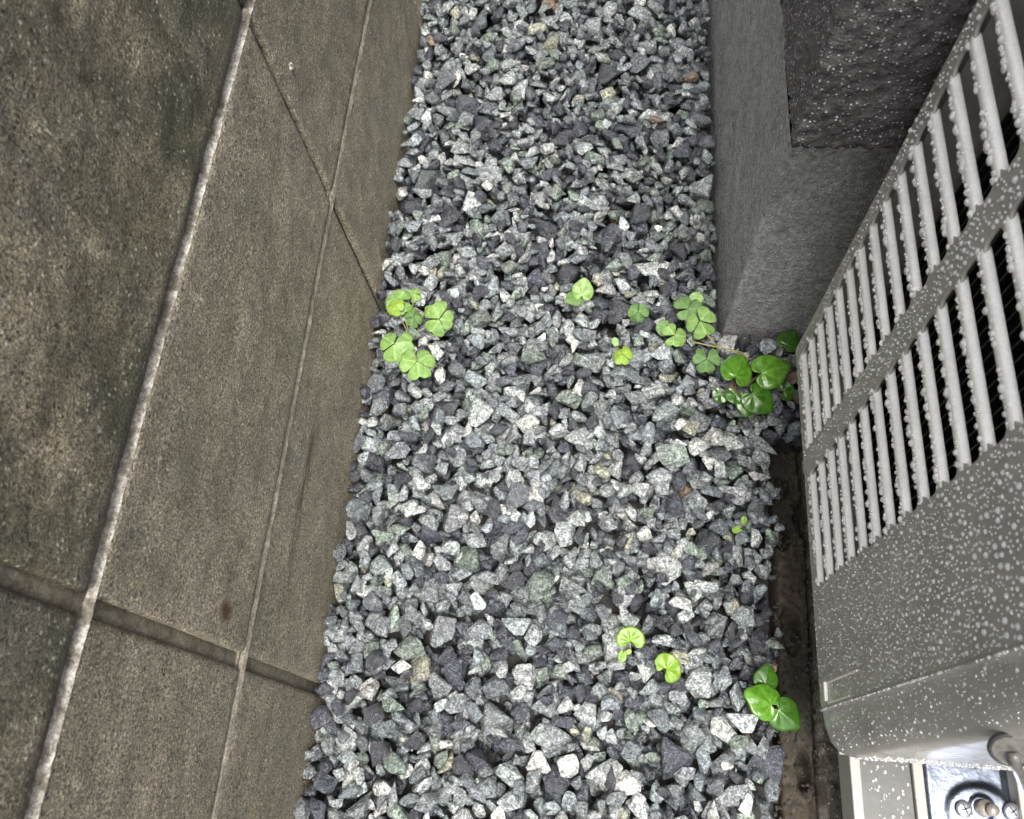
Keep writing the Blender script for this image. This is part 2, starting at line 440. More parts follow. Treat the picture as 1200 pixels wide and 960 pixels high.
def house():
    h = thing('house_wall', 'dark textured house wall over a grey rendered footing at the far right, speckled with rain', 'wall', (.139, .4355, 0))
    org = Vector((.139, .4355, 0))
    fx, fy = .139, .4355
    r = .006
    def rc(x, y, r):   # rounded outer corner in plan
        return [(x, y + r), (x + .3 * r, y + .3 * r), (x + r, y)]
    path = [(fx, 2.2), (fx, fy), (1.16, fy), (1.16, -1.2)]
    def lin(a, b, s): 
        n = max(1, round((b - a) / s)); return [a + (b - a) * i / n for i in range(n + 1)]
    zs = lin(-.06, .36, .0035)
    def nf(p, seg): return noise.fractal(p * 60, .8, 2.2, 3) + .7 * noise.noise(p * 260)
    vs, fs = path_sheet(path, zs, [.0045, .0045, .03], .0006, nf)
    vs = [Vector(v) - org for v in vs]
    me = mesh('footing', vs, fs, True); fo = link('footing', me, m_found, h)
    # cladding
    sx, sy = .1275, .388
    path = [(sx, 2.2), (sx, sy), (1.135, sy), (1.135, -1.2)]
    zs = lin(.3265, .66, .0028) + lin(.70, 1.7, .08)
    def ns(p, seg):
        q = Vector((p.x * .9, p.y, p.z * 1.1))
        return noise.fractal(q * (215 if seg == 1 else 260), .65, 2.0, 2) + .5 * abs(noise.noise(q * 330)) + (.8 * noise.noise(p * 330) if p.z < .334 else 0)
    vs, fs = path_sheet(path, zs, [.0035, .0028, .05], .0019, ns, back=.07)
    vs = [Vector(v) - org for v in vs]
    link('cladding', mesh('cladding', vs, fs, True), m_siding, h)
house()

# ------------------------------------------------------------------ old kerb and pad under the unit
def slab(name, label, poly, nx, ny, zf, mat, cat='kerb', skirt=-.07):
    """poly: four plan corners (near-left, near-right, far-right, far-left)"""
    a, b, c, d = [Vector(p) for p in poly]
    vs, fs = [], []
    for j in range(ny + 1):
        t = j / ny; l = a.lerp(d, t); r_ = b.lerp(c, t)
        for i in range(nx + 1):
            p = l.lerp(r_, i / nx)
            wob = noise.noise(Vector((p.x * 3, p.y * 60, 5))) * .0015 if i in (0,) else 0
            vs.append((p.x + wob, p.y, zf(p.x, p.y, i / nx, t)))
    for j in range(ny):
        for i in range(nx):
            k = j * (nx + 1) + i; fs.append((k, k + 1, k + nx + 2, k + nx + 1))
    ring = list(range(nx + 1)) + [j * (nx + 1) + nx for j in range(1, ny + 1)] + [ny * (nx + 1) + i for i in range(nx - 1, -1, -1)] + [j * (nx + 1) for j in range(ny - 1, 0, -1)]
    base = len(vs)
    for i in ring: vs.append((vs[i][0], vs[i][1], skirt))
    n = len(ring)
    for k in range(n):
        k2 = (k + 1) % n; fs.append((ring[k], base + k, base + k2, ring[k2]))
    o = link(name, mesh(name, vs, fs, True), mat); o['label'] = label; o['category'] = cat
    return o
def crumbs():
    bm = bmesh.new()
    for q in range(420):
        y = rnd.uniform(-.06, .31); x = .170 + y * .0525 + rnd.random() ** 1.6 * .04
        z = -.014 - max(0, y - .24) * .25; rad = rnd.uniform(.0006, .0024)
        k = bmesh.ops.create_icosphere(bm, subdivisions=1, radius=rad)
        sc = Vector((rnd.uniform(.6, 1.3), rnd.uniform(.6, 1.3), rnd.uniform(.4, .9)))
        for v in k['verts']: v.co = Vector((v.co.x * sc.x, v.co.y * sc.y, v.co.z * sc.z)) * rnd.uniform(.75, 1.2) + Vector((x, y, z))
    o = link('soil_crumbs', from_bm('soil_crumbs', bm), m_soil); o['kind'] = 'stuff'
    o['label'] = 'dark wet soil crumbs strewn over the stained kerb strip'; o['category'] = 'soil'
crumbs()
holes = [(onz(931, 735, 0), .010, .022), (onz(922, 625, 0), .008, .013), (onz(948, 905, 0), .007, .02), (onz(925, 560, 0), .008, .012), (onz(950, 600, 0), .012, .02)]
def kz(x, y, a, t):
    p = Vector((x, y, 0))
    z = -.016 + noise.fractal(p * 130, .6, 2.1, 4) * .0030 + noise.noise(p * 18) * .004 - max(0, (y - .24)) * .25
    if a < .06: z -= (.06 - a) * .12
    for c, rx, ry in holes:
        q = math.hypot((x - c.x) / rx, (y - c.y) / ry) + noise.noise(p * 120) * .25
        if q < 1: z -= .02 * min(1, (1 - q) * 3)
    return z
slab('concrete_kerb', 'dark soil-stained concrete kerb strip with holes between the gravel and the grille unit', ((.1675, -.3), (.196, -.3), (.211, .322), (.1850, .322)), 26, 340, kz, m_kerb)
def pz(x, y, a, t):
    p = Vector((x, y, 0))
    return .004 + noise.fractal(p * 120, .7, 2.1, 4) * .0042 + noise.noise(p * 25) * .003
slab('concrete_pad', 'rough wet pebbly concrete pad under the white rail frame, lower right', ((.1995, -.3), (.50, -.3), (.50, .32), (.2145, .32)), 110, 230, pz, m_pad, 'concrete pad')

# ------------------------------------------------------------------ gravel
def hull(pts):
    bm = bmesh.new()
    for p in pts: bm.verts.new(p)
    r = bmesh.ops.convex_hull(bm, input=bm.verts)
    bmesh.ops.delete(bm, geom=list({g for g in r['geom_interior'] + r['geom_unused'] if isinstance(g, bmesh.types.BMVert)}), context='VERTS')
    bmesh.ops.dissolve_limit(bm, angle_limit=.12, verts=bm.verts, edges=bm.edges)
    return bm
def arrs(bm):
    bmesh.ops.triangulate(bm, faces=bm.faces)
    bm.verts.index_update()
    v = np.array([tuple(x.co) for x in bm.verts]); f = np.array([[q.index for q in x.verts] for x in bm.faces], dtype=np.int32)
    bm.free(); return v, f
def make_variants(n):
    out = []
    for i in range(n):
        size = float(np.clip(math.exp(nr.normal(math.log(.0114), .36)), .005, .023))     # half length
        ax = np.array([1, nr.uniform(.58, .95), nr.uniform(.42, .75)]) * size
        k = nr.randint(9, 15)
        d = nr.normal(size=(k, 3)); d /= np.linalg.norm(d, axis=1)[:, None]
        pts = d * ax * nr.uniform(.82, 1.1, (k, 1))
        if nr.rand() < .7:      # tilt lightly, lying on the flat
            e = Euler((nr.normal(0, .38), nr.normal(0, .38), nr.uniform(0, 6.28)))
        else: e = Euler(tuple(nr.uniform(0, 6.28, 3)))
        pts = pts @ np.array(e.to_matrix()).T
        bm = hull([tuple(p) for p in pts])
        pl = np.array([[*f.normal, f.normal.dot(f.verts[0].co)] for f in bm.faces])
        lo = bm.copy(); low = arrs(lo)
        try:
            bmesh.ops.bevel(bm, geom=list(bm.edges), offset=size * nr.uniform(.045, .10), segments=1, affect='EDGES', profile=.5, clamp_overlap=True)
        except Exception: pass
        hi = arrs(bm)
        v = hi[0]
        nz_ = np.array([noise.noise_vector(Vector(p) * (1.6 / size) + Vector((i * 7., 0, 0))) for p in v])
        hi = (v + nz_ * size * .05, hi[1])
        out.append(dict(size=size, pl=pl, low=low, hi=hi))
    return out
CELL = .00125; X0, X1, Y0, Y1 = -.232, .232, -.13, 1.10
def gravel():
    t = make_variants(260)
    wob = lambda a: .004 * np.sin(a * 61) + .003 * np.sin(a * 143 + 1)
    nx, ny = int((X1 - X0) / CELL), int((Y1 - Y0) / CELL)
    Hm = np.full((ny, nx), -.046); own = np.full((ny, nx), -1, dtype=np.int32)
    xs = X0 + (np.arange(nx) + .5) * CELL; ys = Y0 + (np.arange(ny) + .5) * CELL
    XX, YY = np.meshgrid(xs, ys)
    bad = (XX < WX - .003) | ((XX > .1365) & (YY > .4335)) | ((YY < .322) & (XX > .173 + (YY - 0) * .0525 + wob(YY)))
    Hm[bad] = 9; Hm[(~bad) & (YY < .322) & (XX > .166 + YY * .0525)] = -.017
    for w in t:    # rasters of upper and lower skin
        r = int(math.ceil(np.abs(w['hi'][0][:, :2]).max() / CELL)) + 1
        g = (np.arange(-r, r + 1)) * CELL
        gx, gy = np.meshgrid(g, g); top = np.full(gx.shape, 9.); bot = np.full(gx.shape, -9.)
        ok = np.ones(gx.shape, bool)
        for a, b, c, d in w['pl']:
            q = d - a * gx - b * gy
            if c > 1e-4: top = np.minimum(top, q / c)
            elif c < -1e-4: bot = np.maximum(bot, q / c)
            else: ok &= q > 0
        ok &= top > bot
        w['r'] = r; w['ok'] = ok; w['top'] = top; w['bot'] = bot
    placed = []
    goal = -.0035
    free = ~bad
    for it in range(9500):
        w = t[nr.randint(len(t))]; r = w['r']; ok = w['ok']
        if Hm.shape[0] <= 2 * r: continue
        best = None
        for q in range(9 if it > 3000 else 4):
            cx = nr.randint(r, nx - r); cy = nr.randint(r, ny - r)
            P = Hm[cy - r:cy + r + 1, cx - r:cx + r + 1]
            z = (P[ok] - w['bot'][ok]).max()
            if best is None or z < best[0]: best = (z, cx, cy)
        z, cx, cy = best
        if z > .5: continue
        z -= .0014
        sl_ = (slice(cy - r, cy + r + 1), slice(cx - r, cx + r + 1))
        ctop = z + w['top'][ok].max()
        if ctop > .0065: continue
        P = Hm[sl_]; nt_ = z + w['top']; up = ok & (nt_ > P) & (P < 5)
        P[up] = nt_[up]; own[sl_][up] = len(placed)
        placed.append((w, xs[cx], ys[cy], z))
    n = len(placed)
    vis = np.bincount(own[own >= 0], minlength=n).astype(float)
    # colours
    pal = [((.205, .226, .228), .29, .6), ((.37, .395, .385), .17, .4), ((.105, .120, .128), .19, .9), ((.030, .034, .048), .17, 1.0), ((.008, .009, .019), .13, 1.0),
           ((.17, .21, .17), .08, .6), ((.55, .55, .52), .05, .15), ((.34, .34, .25), .022, .3), ((.22, .25, .26), .05, .5), ((.24, .16, .10), .005, .4)]
    pr = np.array([p[1] for p in pal]); pr /= pr.sum()
    ci = nr.choice(len(pal), n, p=pr)
    cols = np.zeros((n, 4))
    for i in range(n):
        c, _, wet = pal[ci[i]]
        cols[i, :3] = np.array(c) * math.exp(nr.normal(0, .2)) * (1 + nr.normal(0, .014, 3))
        cols[i, 3] = np.clip(wet + nr.normal(0, .2), 0, 1)
    # individuals: largest seen in the picture
    sc = np.zeros(n)
    for i, (w, x, y, z) in enumerate(placed):
        p = Vector((x, y, z - H)); q = [sum(R[k][j] * p[j] for j in range(3)) for k in range(3)]
        u, v = 600 + 1000.31 * q[0] / q[2], 480 + 1000.31 * q[1] / q[2]
        if -5 < u < 930 and -5 < v < 965: sc[i] = vis[i] / q[2] ** 2
    single = set(np.argsort(-sc)[:300].tolist())
    bed = link('gravel_bed', mesh('gravel_bed', [(-.25, -.14, -.045), (.24, -.14, -.045), (.24, 1.12, -.045), (-.25, 1.12, -.045)], [(0, 1, 2, 3)]), m_soil)
    bed['kind'] = 'structure'
    V, F, A = [], [], []; off = 0
    for i, (w, x, y, z) in enumerate(placed):
        key = 'hi' if vis[i] > 6 else 'low'
        if vis[i] < 1 and z < -.02: continue
        v, f = w[key]
        if i in single:
            me = bpy.data.meshes.new('stone'); me.from_pydata(v.tolist(), [], f.tolist())
            ca = me.color_attributes.new('tone', 'FLOAT_COLOR', 'POINT'); ca.data.foreach_set('color', np.tile(cols[i], len(v)))
            link('stone', me, m_stone, bed, (x, y, z)); continue
        V.append(v + (x, y, z)); F.append(f + off); A.append(np.tile(cols[i], (len(v), 1))); off += len(v)
    V = np.concatenate(V); F = np.concatenate(F); A = np.concatenate(A)
    me = bpy.data.meshes.new('gravel'); me.vertices.add(len(V)); me.vertices.foreach_set('co', V.ravel())
    me.loops.add(len(F) * 3); me.loops.foreach_set('vertex_index', F.ravel())
    me.polygons.add(len(F)); me.polygons.foreach_set('loop_start', np.arange(len(F)) * 3); me.polygons.foreach_set('loop_total', np.full(len(F), 3))
    me.update(calc_edges=True); me.validate()
    ca = me.color_attributes.new('tone', 'FLOAT_COLOR', 'POINT'); ca.data.foreach_set('color', A.ravel())
    o = link('gravel', me, m_stone, bed); o['kind'] = 'stuff'
    print('stones', n, 'tris', len(F), 'mean top', Hm[free].mean())
    return Hm, free
HM, FREE = gravel()
def gz(x, y, r=2):
    i = int((x - X0) / CELL); j = int((y - Y0) / CELL)
    if not (r <= i < HM.shape[1] - r and r <= j < HM.shape[0] - r): return 0.0
    P = HM[j - r:j + r + 1, i - r:i + r + 1]; P = P[P < 1]
    return float(P.max()) if P.size else 0.0

# ------------------------------------------------------------------ outdoor unit with louvred grille
XE = .182
def drops(spec, seed=1, flat=.85):
    """spec: list of (point, normal, radius, stretch) -> one mesh of domes"""
    V, F = [], []
    prof = [(1.0, 0.0), (.93, .42), (.66, .78), (.3, .96)]
    N = 8
    for p, nv, r, stc in spec:
        nv = nv.normalized(); up = Vector((0, 0, 1)); a = up.cross(nv)
        a = a.normalized() if a.length > .1 else Vector((1, 0, 0)); b = nv.cross(a)
        base = len(V)
        for (k, hgt) in prof:
            for i in range(N):
                an = 2 * math.pi * i / N + .3 * (r * 9000 % 1)
                V.append(p + a * (math.cos(an) * r * k) + b * (math.sin(an) * r * k * stc) + nv * (hgt * r * flat - r * .04))
        V.append(p + nv * (r * flat))
        for q in range(3):
            for i in range(N):
                i2 = (i + 1) % N; F.append((base + q * N + i, base + q * N + i2, base + (q + 1) * N + i2, base + (q + 1) * N + i))
        for i in range(N): F.append((base + 3 * N + i, base + 3 * N + (i + 1) % N, base + 4 * N))
    return mesh('water_drops', V, F, True)
def unit():
    t = thing('outdoor_unit', 'beige-grey plastic outdoor unit with a louvred grille covered in rain drops, on the right', 'outdoor unit', (XE, .033, .10))
    org = Vector((XE, .033, .10))
    ZT = .72; PZ = .0255; Z0 = H - .6565       # first strip
    nb = int((ZT - .03 - Z0) / PZ)
    # front sheet as a filled 2D curve with slots, extruded
    cu = bpy.data.curves.new('front_panel', 'CURVE'); cu.dimensions = '2D'; cu.fill_mode = 'BOTH'
    cu.extrude = .0004; cu.bevel_depth = .0007; cu.bevel_resolution = 2; cu.resolution_u = 4
    def poly(pts):
        s = cu.splines.new('POLY'); s.points.add(len(pts) - 1); s.use_cyclic_u = True
        for q, (a, b) in zip(s.points, pts): q.co = (a, b, 0, 1)
    def rr(y0, z0, y1, z1, r, n=5, rs=None):
        rs = rs or (r, r, r, r); out = []
        for (cy, cz, a0, r) in ((y0, z0, 180, rs[0]), (y1, z0, 270, rs[1]), (y1, z1, 0, rs[2]), (y0, z1, 90, rs[3])):
            cy += r if cy == y0 else -r; cz += r if cz == z0 else -r
            for k in range(n + 1):
                an = math.radians(a0 + 90 * k / n); out.append((cy + r * math.cos(an), cz + r * math.sin(an)))
        return out
    poly(rr(.0675, .100, .3625, ZT, .004))
    for k in range(nb):
        zl = Z0 + k * PZ + .0055; zh = Z0 + (k + 1) * PZ
        for (y0, y1) in ((.1515, .2445), (.2635, .3515)):
            poly(rr(y0, zl, y1, zh, .0065))
    o = bpy.data.objects.new('tmp', cu); C.objects.link(o)
    dg = bpy.context.evaluated_depsgraph_get(); ev = o.evaluated_get(dg)
    me = bpy.data.meshes.new_from_object(ev); bpy.data.objects.remove(o)
    me.name = 'front_panel'
    n = len(me.vertices); co = np.zeros(n * 3); me.vertices.foreach_get('co', co); co = co.reshape(-1, 3)
    new = np.stack([co[:, 2] + XE + .0011 - org.x, co[:, 0] - org.y, co[:, 1] - org.z], 1)
    me.vertices.foreach_set('co', new.ravel()); me.update()
    bm = bmesh.new(); bm.from_mesh(me); bmesh.ops.recalc_face_normals(bm, faces=bm.faces); bm.to_mesh(me); bm.free()
    for m_ in list(me.materials): me.materials.clear()
    link('front_panel', me, m_plastic, t)
    # louvres
    dsp = []
    def prof_mesh(y0, y1):
        pr_ = [(.0002, 0), (-.0004, .0012), (-.0006, .0055), (.0001, .0066), (.0012, .0074), (.0024, .0079), (.0032, .0079), (.0036, .0072), (.0036, 0)]
        vs, fs = [], []
        ny = 6
        ysq = [y0, y0 + .002, y0 + .006, (y0 + y1) / 2, y1 - .006, y1 - .002, y1]
        for i, y in enumerate(ysq):
            s = .0 if i in (0, 6) else (.6 if i in (1, 5) else 1)
            for x, z in pr_: vs.append((x + (1 - s) * .0012, y, z - (1 - s) * (.0022 if z > .007 else 0)))
        P = len(pr_)
        for i in range(6):
            for k in range(P):
                k2 = (k + 1) % P; fs.append((i * P + k, i * P + k2, (i + 1) * P + k2, (i + 1) * P + k))
        fs.append(tuple(range(P - 1, -1, -1))); fs.append(tuple(range(6 * P, 7 * P)))
        me = mesh('louvre', vs, fs, True); return me
    mA, mB = prof_mesh(.1508, .2452), prof_mesh(.2628, .3522)
    for k in range(nb + 1):
        for mm_ in (mA, mB):
            link('louvre', mm_, m_louvre, t, Vector((XE, 0, Z0 + k * PZ)) - org)
        for (y0, y1) in ((.152, .244), (.264, .351)):
            zc = Z0 + k * PZ
            for q in range(46):      # on the front strip and hanging along its lower edge
                y = rnd.uniform(y0, y1); r = rnd.choice((.0008, .0011, .0014, .0018, .0022)) * rnd.uniform(.8, 1.2)
                if rnd.random() < .6: dsp.append((Vector((XE - .0004, y, zc + rnd.uniform(.0002, .003))), Vector((-1, 0, -.25)), r, rnd.uniform(.9, 1.3)))
                else: dsp.append((Vector((XE - .0006, y, zc + rnd.uniform(.001, .006))), Vector((-1, 0, 0)), r * .6, 1.1))
    # plain front beyond the grille: lip, rounded nose, side
    prof = [(.0005, .0672), (-.0010, .0665), (-.0013, .0655), (-.0008, .0645), (.0008, .0640), (.0013, .0600), (.0016, .0520), (.0030, .0435), (.0060, .0380), (.0105, .0345), (.017, .0331), (.04, .0330), (.20, .0330), (.32, .0330)]
    zs = [0, .003, .008, .015, .025, .04] + [.06 + .03 * i for i in range(19)] + [ZT - .10]
    vs, fs = [], []
    for z in zs:
        for x, y in prof:
            dz = 0
            q = max(0.0, (.066 - y) / .033); lift = .030 * (1 - math.sqrt(max(0, 1 - q ** 2))) if x < .018 else .030 * (1 - 0)
            if x > .018: lift = .030
            lift *= max(0, 1 - z / .15)
            vs.append(Vector((XE + x, y, .10 + z + lift)) - org)
    P = len(prof)
    for j in range(len(zs) - 1):
        for i in range(P - 1):
            a_ = j * P + i; fs.append((a_, a_ + P, a_ + P + 1, a_ + 1))
    # return under the bottom edge
    base = len(vs)
    for i in range(P): vs.append(vs[i] + Vector((.004 if prof[i][0] < .03 else 0, .006, .003)))
    for i in range(P - 1): fs.append((i, i + 1, base + i + 1, base + i))
    link('end_panel', mesh('end_panel', vs, fs, True), m_plastic, t)
    # long shallow label recess: raised rim, paler colour standing for its lit lower lip
    bm = bmesh.new()
    def bx(y0, z0, y1, z1, th, bev=.0006):
        box_bm(bm, Vector((XE - th, y0, z0)) - org, Vector((XE + .0008, y1, z1)) - org, bev, 2)
    bx(.0700, .1165, .0835, .1205, .0022, .0009); bx(.0818, .1206, .0834, .19, .0006, .0003); bx(.0680, .1206, .0694, .17, .0006, .0003)
    link('recess_rim', from_bm('recess_rim', bm), m_louvre, t)
    # casing: back, far side, top, floor, inner coil
    bm = bmesh.new()
    box_bm(bm, Vector((XE + .30, .036, .103)) - org, Vector((XE + .306, .359, ZT - .003)) - org)
    box_bm(bm, Vector((XE + .0072, .3555, .103)) - org, Vector((XE + .2995, .3605, ZT - .003)) - org)
    box_bm(bm, Vector((XE + .0075, .0345, ZT)) - org, Vector((XE + .31, .3615, ZT + .006)) - org, .002)
    box_bm(bm, Vector((XE + .0085, .036, .104)) - org, Vector((XE + .2995, .355, .108)) - org)
    link('casing', from_bm('casing', bm), m_plastic, t)
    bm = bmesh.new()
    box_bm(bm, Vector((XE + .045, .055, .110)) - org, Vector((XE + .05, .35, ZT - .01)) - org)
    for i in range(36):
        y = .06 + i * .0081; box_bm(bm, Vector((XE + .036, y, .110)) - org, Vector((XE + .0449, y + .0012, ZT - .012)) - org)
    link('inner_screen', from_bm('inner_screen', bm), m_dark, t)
    # rain drops on the flat plastic
    def on_hole(y, z):
        k = (z - Z0) % PZ
        return z > Z0 and k > .007 and (.1505 < y < .2455 or .2625 < y < .3525)
    def sz(a, b): return a * (b / a) ** (rnd.random() ** 2.0)
    tries = 0; cnt = 0; pts = []
    cell = {}
    while cnt < 4800 and tries < 60000:
        tries += 1
        y = rnd.uniform(.068, .3615); z = rnd.uniform(.101, .62)
        if on_hole(y, z): continue
        if .1505 < y < .2455 or .2625 < y < .3525:
            if z > Z0: continue
        nearb = .00033 + .0009 * min(1, max(0, (z - .10) / .35))
        r = sz(nearb * .7, .0006 + nearb * 1.15)
        key = (int(y / .003), int(z / .003)); clash = False
        for a_ in (-1, 0, 1):
            for b_ in (-1, 0, 1):
                for (yy, zz_, r2) in cell.get((key[0] + a_, key[1] + b_), ()):
                    if math.hypot(y - yy, z - zz_) < (r + r2) * 1.2: clash = True
        if clash: continue
        cell.setdefault(key, []).append((y, z, r)); cnt += 1
        dsp.append((Vector((XE + .0001, y, z)), Vector((-1, 0, 0)), r, rnd.uniform(.9, 1.15)))
    for q in range(1100):      # on the end panel and along the lip
        z = .10 + rnd.random() ** 1.0 * .45; y = rnd.uniform(.038, .0655)
        zb = .10 + .03 * (1 - math.sqrt(max(0, 1 - ((.066 - y) / .033) ** 2)))
        if z < zb + .004: continue
        x = np.interp(y, [.038, .0435, .052, .060, .064, .0655], [.0060, .0030, .0016, .0013, .0008, -.0012])
        nv = Vector((-1, 0, 0)) if y > .045 else Vector((-.8, -.6, 0))
        if rnd.random() < .25: y = .0655; x = -.0012
        dsp.append((Vector((XE + x, y, z)), nv, sz(.0003, .0011), rnd.uniform(1, 1.2)))
    for q in range(500):       # wet beads along the lower side edge
        x = rnd.uniform(.012, .14); dsp.append((Vector((XE + x, .0329, .1305 + rnd.random() ** 2 * .05)), Vector((0, -1, 0)), sz(.0005, .0013), 1.1))
    for q in range(260):
        y = rnd.uniform(.07, .36); dsp.append((Vector((XE + .0006, y, .1003)), Vector((-1, 0, -.6)), sz(.0005, .0012), 1.0))
    me = drops([(p - org, a_, b_, c_) for p, a_, b_, c_ in dsp])
    d = link('water_drops', me, m_drop, t); d['kind'] = 'stuff'
    # pipe outlet on the near side
    c = ony(1186, 878, .030)
    bm = bmesh.new()
    d1 = Vector((-.25, -.75, .6)).normalized(); qd = d1.to_track_quat('Z', 'Y').to_matrix().to_4x4()
    N_, M_ = 28, 8
    vs_ = [Matrix.Translation(c - org) @ qd @ Vector(((.0088 + .0011 * math.cos(b_)) * math.cos(a_), (.0088 + .0011 * math.cos(b_)) * math.sin(a_), .0015 * math.sin(b_))) for a_ in [2 * math.pi * i / N_ for i in range(N_)] for b_ in [2 * math.pi * k / M_ for k in range(M_)]]
    fs_ = [(i * M_ + k, i * M_ + (k + 1) % M_, (i + 1) % N_ * M_ + (k + 1) % M_, (i + 1) % N_ * M_ + k) for i in range(N_) for k in range(M_)]
    bm.free(); link('grommet_ring', mesh('grommet_ring', vs_, fs_, True), m_hose, t)
    bm = bmesh.new(); bmesh.ops.create_cone(bm, cap_ends=True, segments=28, radius1=.0086, radius2=.0086, depth=.002, matrix=Matrix.Translation(c - org) @ qd)
    link('pipe_grommet', from_bm('pipe_grommet', bm), m_hose3, t)
    a0 = c + d1 * .002; e0 = ony(1215, 950, .008)
    v, f = tube_geo(bez(a0 - org, a0 + d1 * .012 - org, e0 - org, 10), .0024, 14)
    link('drain_tube', mesh('drain_tube', v, f, True), m_hose2, t)
unit()

# ------------------------------------------------------------------ rail frame and fixing plate under the unit
def stand():
    z = H - .70
    t = thing('base_frame', 'ivory metal rail frame with a grey panel and screwed plate below the louvred unit', 'metal frame', (.208, -.25, 0))
    org = Vector((.208, -.25, 0))
    def bxx(name, lo, hi, mat, bev=.001, par=None):
        bm = bmesh.new(); box_bm(bm, Vector(lo) - org, Vector(hi) - org, bev, 2); return link(name, from_bm(name, bm), mat, par or t)
    bxx('rail', (.2085, -.25, z - .03), (.2160, .30, z), m_rail)
    bxx('rail', (.2535, -.25, z - .03), (.2610, .30, z), m_rail)
    bxx('rail', (.3265, -.25, z - .03), (.3345, .30, z), m_rail)
    pn = bxx('tray_panel', (.2165, -.25, z - .008), (.2530, .30, z - .004), m_tray, .0005)
    for y in (-.24, .29):
        for x in (.212, .257, .330):
            bxx('foot', (x - .006, y - .006, .006), (x + .006, y + .006, z - .0305), m_rail, .0005)
    sp = []
    for q in range(90):
        sp.append((Vector((rnd.uniform(.218, .252), rnd.uniform(-.05, .035), z - .004)) - org, Vector((0, 0, 1)), rnd.uniform(.0004, .0013), 1.3))
    d = link('water_drops', drops(sp), m_drop, t); d['kind'] = 'stuff'
    # pressed plate with a raised boss: height field
    x0, x1, y0, y1 = .2615, .3260, -.10, .05
    c = onz(1155, 947, z)
    nx, ny = 66, 150; vs, fs = [], []
    for j in range(ny + 1):
        for i in range(nx + 1):
            x = x0 + (x1 - x0) * i / nx; y = y0 + (y1 - y0) * j / ny
            q = math.hypot((x - c.x) / .026, (y - c.y + .004) / .021)
            h = .0028 * (1 / (1 + math.exp((q - .92) * 22)))
            q2 = math.hypot(x - c.x, y - c.y); h += .0016 / (1 + math.exp((q2 - .0085) * 2400))
            e = min(x - x0, x1 - x); h -= .004 * max(0, 1 - e / .006)
            vs.append(Vector((x, y, z - .010 + h)) - org)
    for j in range(ny):
        for i in range(nx):
            k = j * (nx + 1) + i; fs.append((k, k + 1, k + nx + 2, k + nx + 1))
    pl = link('fixing_plate', mesh('fixing_plate', vs, fs, True), m_metal, t)
    zz = z - .0052
    for (u, v_) in ((1130, 948), (1186, 951)):
        s = onz(u, v_, zz)
        bm = bmesh.new()
        bmesh.ops.create_uvsphere(bm, u_segments=20, v_segments=10, radius=.0060, matrix=Matrix.Translation(s - org) @ Matrix.Diagonal((1, 1, .36, 1)))
        o = link('screw', from_bm('screw', bm, True), m_screw, pl)
        bm = bmesh.new()
        for k in (0, 1):
            a_ = .35 if u < 1150 else .6
            mt = Matrix.Translation(s - org + Vector((0, 0, .0019))) @ Matrix.Rotation(a_ + k * math.pi / 2, 4, 'Z')
            r_ = bmesh.ops.create_cube(bm, size=1, matrix=mt @ Matrix.Diagonal((.0066, .0011, .0008, 1)))
        link('screw_slot', from_bm('screw_slot', bm), m_slot, pl)
    bm = bmesh.new()
    bmesh.ops.create_cone(bm, cap_ends=True, segments=24, radius1=.0062, radius2=.0056, depth=.008, matrix=Matrix.Translation(c - org + Vector((0, 0, -.001))))
    bmesh.ops.create_cone(bm, cap_ends=True, segments=20, radius1=.0044, radius2=.0040, depth=.006, matrix=Matrix.Translation(c - org + Vector((.002, -.001, .006))))
    bmesh.ops.bevel(bm, geom=list(bm.edges), offset=.0005, segments=2, affect='EDGES')
    link('bolt', from_bm('bolt', bm, True), m_bolt, pl)
stand()

